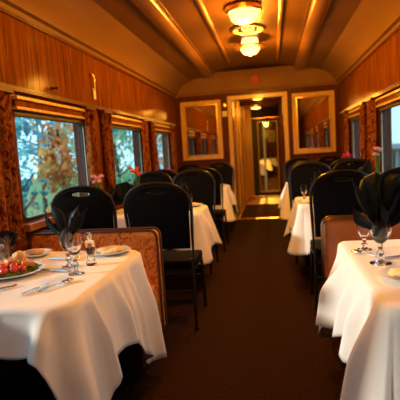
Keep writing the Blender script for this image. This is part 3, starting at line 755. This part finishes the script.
# plate at back right of left table
plate_thing(.765, 2.43, .115, 'plate of pale food at far aisle corner of nearest left table')
bm = new_bm()
for i in range(9):
    a = i*.75; blob(bm, (.045*math.cos(a)*(1 if i else 0), .045*math.sin(a)*(1 if i else 0), .014+.004*(i % 3)), .03, 2, (1.2, 1, .4), .3, i)
o = obj('pasta_salad', bm, pasta, auto=False); o.location = (.765, 2.43, ZT+.003); tag(o, 'pale yellow food spread on far aisle corner plate', 'food')
# right plate
plate_thing(2.215, 1.83, .115, 'plate with a filled pastry on nearest right table')
bm = new_bm(); blob(bm, (0, 0, 0), .075, 3, (1.15, .75, .28), .22, 5); o = obj('pastry', bm, pasta); o.location = (2.225, 1.83, ZT+.026); tag(o, 'pale filled pastry on plate on nearest right table', 'pastry')
bm = new_bm(); blob(bm, (0, 0, 0), .025, 2, (1.3, .7, .4), .2, 2); o = obj('pork_slice', bm, pork); o.location = (2.215, 1.80, ZT+.048); tag(o, 'browned meat piece on top of pale pastry on right plate', 'meat')
# cutlery
def spoon(x, y, rz, label, L_=.18):
    t = thing('spoon', label, 'spoon', (x, y, ZT+.001), rz)
    bm = new_bm(); tube(bm, [(0, -L_/2, .004), (0, -L_*.2, .006), (0, L_*.2, .008), (0, L_*.28, .006)], .0045, 8, rf=lambda u: 1.3-.6*u); obj('handle', bm, silver, t)
    bm = new_bm(); blob(bm, (0, L_*.40, .009), .026, 3, (.85, 1.3, .32)); obj('bowl', bm, silver, t)
def fork(x, y, rz, label, L_=.185):
    t = thing('fork', label, 'fork', (x, y, ZT+.001), rz)
    bm = new_bm(); tube(bm, [(0, -L_/2, .004), (0, -L_*.1, .006), (0, L_*.18, .006)], .0042, 8, rf=lambda u: 1.4-.6*u); box(bm, -.011, .011, L_*.16, L_*.27, .004, .007, .001); obj('handle', bm, silver, t)
    for k_ in range(4):
        bm = new_bm(); xx = -.0095+.0063*k_; tube(bm, [(xx, L_*.26, .0055), (xx, L_*.4, .004), (xx, L_*.5, .008)], .0017, 6); obj('tine', bm, silver, t)
def knife(x, y, rz, label, L_=.2):
    t = thing('knife', label, 'knife', (x, y, ZT+.001), rz)
    bm = new_bm(); tube(bm, [(0, -L_/2, .005), (0, 0, .005)], .006, 8); obj('handle', bm, silver, t)
    bm = new_bm(); box(bm, -.008, .009, 0, L_*.48, .003, .006, .001); blob(bm, (.0, L_*.48, .0045), .009, 2, (1, 1, .17)); obj('blade', bm, silver, t)
def aim(x0, y0, x1, y1): return math.atan2(-(x1-x0), (y1-y0))
spoon(.745, 1.79, aim(.70, 1.70, .765, 1.87), 'silver spoon with rounded bowl at the front aisle corner of left table')
knife(.675, 1.75, aim(.66, 1.66, .70, 1.84), 'silver knife lying beside the spoon on nearest left table', .17)
fork(.49, 1.74, aim(.40, 1.66, .50, 1.78), 'silver fork lying before the large salad plate')
knife(.60, 2.06, aim(.50, 2.08, .70, 2.03), 'silver knife lying crosswise between salad plate and goblets', .21)
spoon(.54, 2.30, aim(.46, 2.30, .62, 2.27), 'silver spoon lying crosswise behind the large salad plate', .18)
knife(2.29, 2.18, aim(2.22, 2.15, 2.36, 2.20), 'silver knife right of the napkin goblet on nearest right table', .2)
spoon(2.13, 2.24, aim(2.20, 2.17, 2.10, 2.29), 'small spoon between the two goblets on nearest right table', .12)
# black napkin in a short goblet against the left wall
goblet(.125, 2.44, .11, .034, 'short goblet at left picture edge holding a rounded black napkin', .3)
napkin(.125, 2.44, ZT+.085, 'small rounded black napkin at left picture edge, beside the wall', .55, tips=[(-.10, 0, .05, .06), (-.06, .02, .11, .06), (.0, 0, .13, .06), (.06, .01, .11, .06), (.10, 0, .04, .06)])
# second and third tables: napkins, glasses, plates, flowers
def far_set(x, y, nx, ny, px, py, lab, gl=True):
    goblet(x, y, .16, .032, 'clear goblet at the aisle end of the %s table' % lab, .35)
    goblet(nx, ny, .17, .036, 'goblet holding the black napkin on the %s table' % lab, .4)
    napkin(nx, ny, ZT+.14, 'black folded napkin in a goblet on the %s table, aisle side' % lab, .8,
           tips=[(-.10, .0, .10, .05), (-.05, .02, .17, .05), (.02, .0, .20, .05), (.07, .0, .15, .05), (.11, .02, .08, .04)])
    plate_thing(px, py, .11, 'plate at the aisle end of the %s table' % lab)
    bm = new_bm(); blob(bm, (0, 0, 0), .06, 2, (1.1, .8, .3), .25, 6); o = obj('food_portion', bm, pasta); o.location = (px, py, ZT+.022); tag(o, 'pale food portion on the plate of the %s table' % lab, 'food')
far_set(.905, 4.22, .80, 4.34, .88, 4.50, 'second left')
far_set(.88, 6.72, .74, 6.85, .88, 6.98, 'third left')
far_set(2.00, 4.52, 2.16, 4.66, 2.03, 4.38, 'second right')
far_set(1.99, 6.68, 2.10, 6.80, 2.02, 6.60, 'third right')
napkin(.26, 4.28, ZT+.12, 'large black napkin puffed open by the second left window', 1.15, tips=[(-.11, 0, .06, .07), (-.06, .03, .13, .08), (.02, -.02, .16, .08), (.09, .0, .11, .07), (.12, .02, .02, .05)])
goblet(.26, 4.28, .15, .038, 'goblet under the puffed black napkin at second left table')
napkin(.14, 4.14, ZT+.17, 'small pointed black napkin against the curtain at second left table', .8, tips=[(-.03, 0, .10, .04), (.03, .02, .16, .04), (.07, 0, .10, .03)])
goblet(.14, 4.14, .19, .036, 'goblet under the pointed black napkin near the curtain')
napkin(2.56, 4.50, ZT+.17, 'black napkin with one sharp peak near the big right window', 1.0, tips=[(-.09, 0, .10, .05), (.0, .02, .14, .06), (.07, 0, .22, .045), (.10, .02, .10, .04)])
goblet(2.56, 4.50, .2, .038, 'goblet under the sharp-peaked black napkin near right window')

def flowers(x, y, h, m, label, n=7, spread=.05, seed=0, lean=(0, 0)):
    rnd = random.Random(seed)
    t = thing('flower_vase', label, 'vase of flowers', (x, y, ZT)); bm = new_bm()
    lathe(bm, [(0, 0), (.028, 0), (.032, .03), (.022, .09), (.016, .13), (.020, .16), (.018, .16), (.014, .13), (0, .02)], 20); obj('vase', bm, tumbler_m, t)
    for i in range(n):
        a = 6.28*i/n+rnd.random(); q = spread*(.35+.65*rnd.random()); c = Vector((q*math.cos(a)+lean[0], q*math.sin(a)+lean[1], h+rnd.uniform(-.035, .03)))
        bm = new_bm(); tube(bm, [(0, 0, .04), (c.x*.4, c.y*.4, .17), tuple(c)], .002, 5)
        petal(bm, (c.x*.5, c.y*.5, .2), (c.x*1.2, c.y*1.2+.01, .25), .012, .5, .1, 0, 5, 3); obj('stem', bm, stem_m, t)
        bm = new_bm()
        for k_ in range(11):
            th = 6.28*k_/5.5; el = .5 if k_ < 6 else 1.0
            d = Vector((math.cos(th)*math.cos(el), math.sin(th)*math.cos(el), math.sin(el)))*.030
            petal(bm, c, c+d, .012, .6, .1, rnd.random()*2, 5, 4)
        bmesh.ops.solidify(bm, geom=bm.faces[:], thickness=.001)
        obj('blossom', bm, m, t, auto=False)
flowers(.115, 3.99, .36, pinkf, 'pale pink flowers in a glass vase before the nearest left window', 8, .055, 1, (-.02, -.04))
flowers(.285, 4.55, .385, orangef, 'orange flowers in a glass vase at the second left window', 8, .06, 2)
flowers(.155, 6.75, .285, magf, 'magenta flowers in a glass vase at the third left window', 7, .05, 3)
flowers(2.73, 6.55, .37, magf, 'deep pink flowers in a vase before the narrow right window', 8, .07, 4)
flowers(2.70, 4.55, .44, palef, 'pale pink flowers in a vase before the big right window', 7, .045, 5)

# ------------------------------------------------------------------ outside
bm = new_bm(); box(bm, -60, 60, -40, 70, -1.6, -1.4); struct('ground', bm, grass_m)
def tree(x, y, h, r, m, label, seed, nl=1300, zc=None):
    rnd = random.Random(seed); sp = min(.26, r*.35+.05); t = thing('tree', label, 'tree', (x, y, -1.4), 0, None)
    bm = new_bm(); tube(bm, [(0, 0, 0), (.05, .03, h*.3), (-.03, .08, h*.6), (.0, 0, h*.85)], .13, 8, rf=lambda u: 1-.75*u)
    for i in range(6):
        a = i*1.05; z0 = h*(.3+.08*i); tube(bm, [(0, 0, z0), (math.cos(a)*r*.4, math.sin(a)*r*.4, z0+.3), (math.cos(a)*r*.75, math.sin(a)*r*.75, z0+.75)], .045, 6, rf=lambda u: 1-.7*u)
    obj('trunk', bm, bark, t)
    bm = new_bm(); cl = []
    for i in range(26):
        a = rnd.uniform(0, 6.28); q = r*math.sqrt(rnd.random()); z = rnd.uniform(.22, 1.0)*h
        k = math.sin(min(1, (1-z/h)*1.3+.25)*PI/2); cl.append(Vector((q*k*math.cos(a), q*k*math.sin(a), z)))
    for i in range(nl):
        c = rnd.choice(cl)+Vector((rnd.gauss(0, sp), rnd.gauss(0, sp), rnd.gauss(0, .22)))
        s = rnd.uniform(.07, .13); n = Vector((rnd.gauss(0, 1), rnd.gauss(0, 1), rnd.gauss(0, 1)+.6)).normalized(); u = n.orthogonal().normalized(); u = Matrix.Rotation(rnd.uniform(0, 6.28), 3, n) @ u; v = n.cross(u)
        P = [c-u*s, c-v*s*.5+n*s*.1, c+u*s, c+v*s*.5+n*s*.1]
        bm.faces.new([bm.verts.new(p) for p in P])
    obj('crown', bm, m, t, False)
trees = [(-2.6, 5.2, 4.2, 1.15, leaf_green, 'green leafy tree outside, at left side of the nearest window view'),
         (-3.6, 7.9, 4.6, 1.2, leaf_dark, 'dark bluish green tree outside, in the middle of nearest window view'),
         (-3.3, 10.15, 4.4, .36, leaf_autumn, 'orange autumn tree outside the nearest left window'),
         (-3.5, 13.4, 4.6, 1.3, leaf_teal, 'teal green tree outside, at right side of nearest window view'),
         (-4.2, 16.6, 5.0, 1.4, leaf_green, 'bright green tree outside the second left window'),
         (-3.4, 19.8, 4.8, 1.3, leaf_autumn, 'orange brown tree outside the second left window'),
         (-3.0, 23.2, 4.8, 1.5, leaf_teal, 'teal tree outside, filling the third left window'),
         (-7.6, 8.6, 5.5, 1.9, leaf_dark, 'dark tree standing behind the row outside left, seen past the green one'),
         (-8.2, 13.4, 5.5, 2.0, leaf_teal, 'tall teal tree standing behind the row outside left'),
         (-8.4, 18.6, 5.5, 2.1, leaf_dark, 'tall dark tree standing behind the row outside left, farther along'),
         (-8.0, 24.5, 5.5, 2.1, leaf_green, 'tall green tree standing behind the row outside left, farthest')]
for i, a in enumerate(trees): tree(*a, seed=100+i, nl=1250)
# blue-grey building outside right
t = thing('station_building', 'blue grey building outside the right windows', 'building', (8.5, 12, -1.4))
bm = new_bm(); box(bm, -1.5, 1.5, -7, 16, 0, 2.35); obj('wall', bm, bluewall, t, False)
for i in range(7):
    bm = new_bm(); y = -6+i*3; box(bm, -1.54, -1.48, y, y+1.1, .9, 1.9, .01); obj('window', bm, bluedark, t, False)
bm = new_bm(); box(bm, -2.3, 1.6, -7.3, 16.3, 2.35, 2.55, .02); obj('roof', bm, paleconc, t, False)
for i in range(8):
    bm = new_bm(); box(bm, -2.2, -2.1, -7+i*3.2, -6.88+i*3.2, 0, 2.36); obj('post', bm, paleconc, t, False)
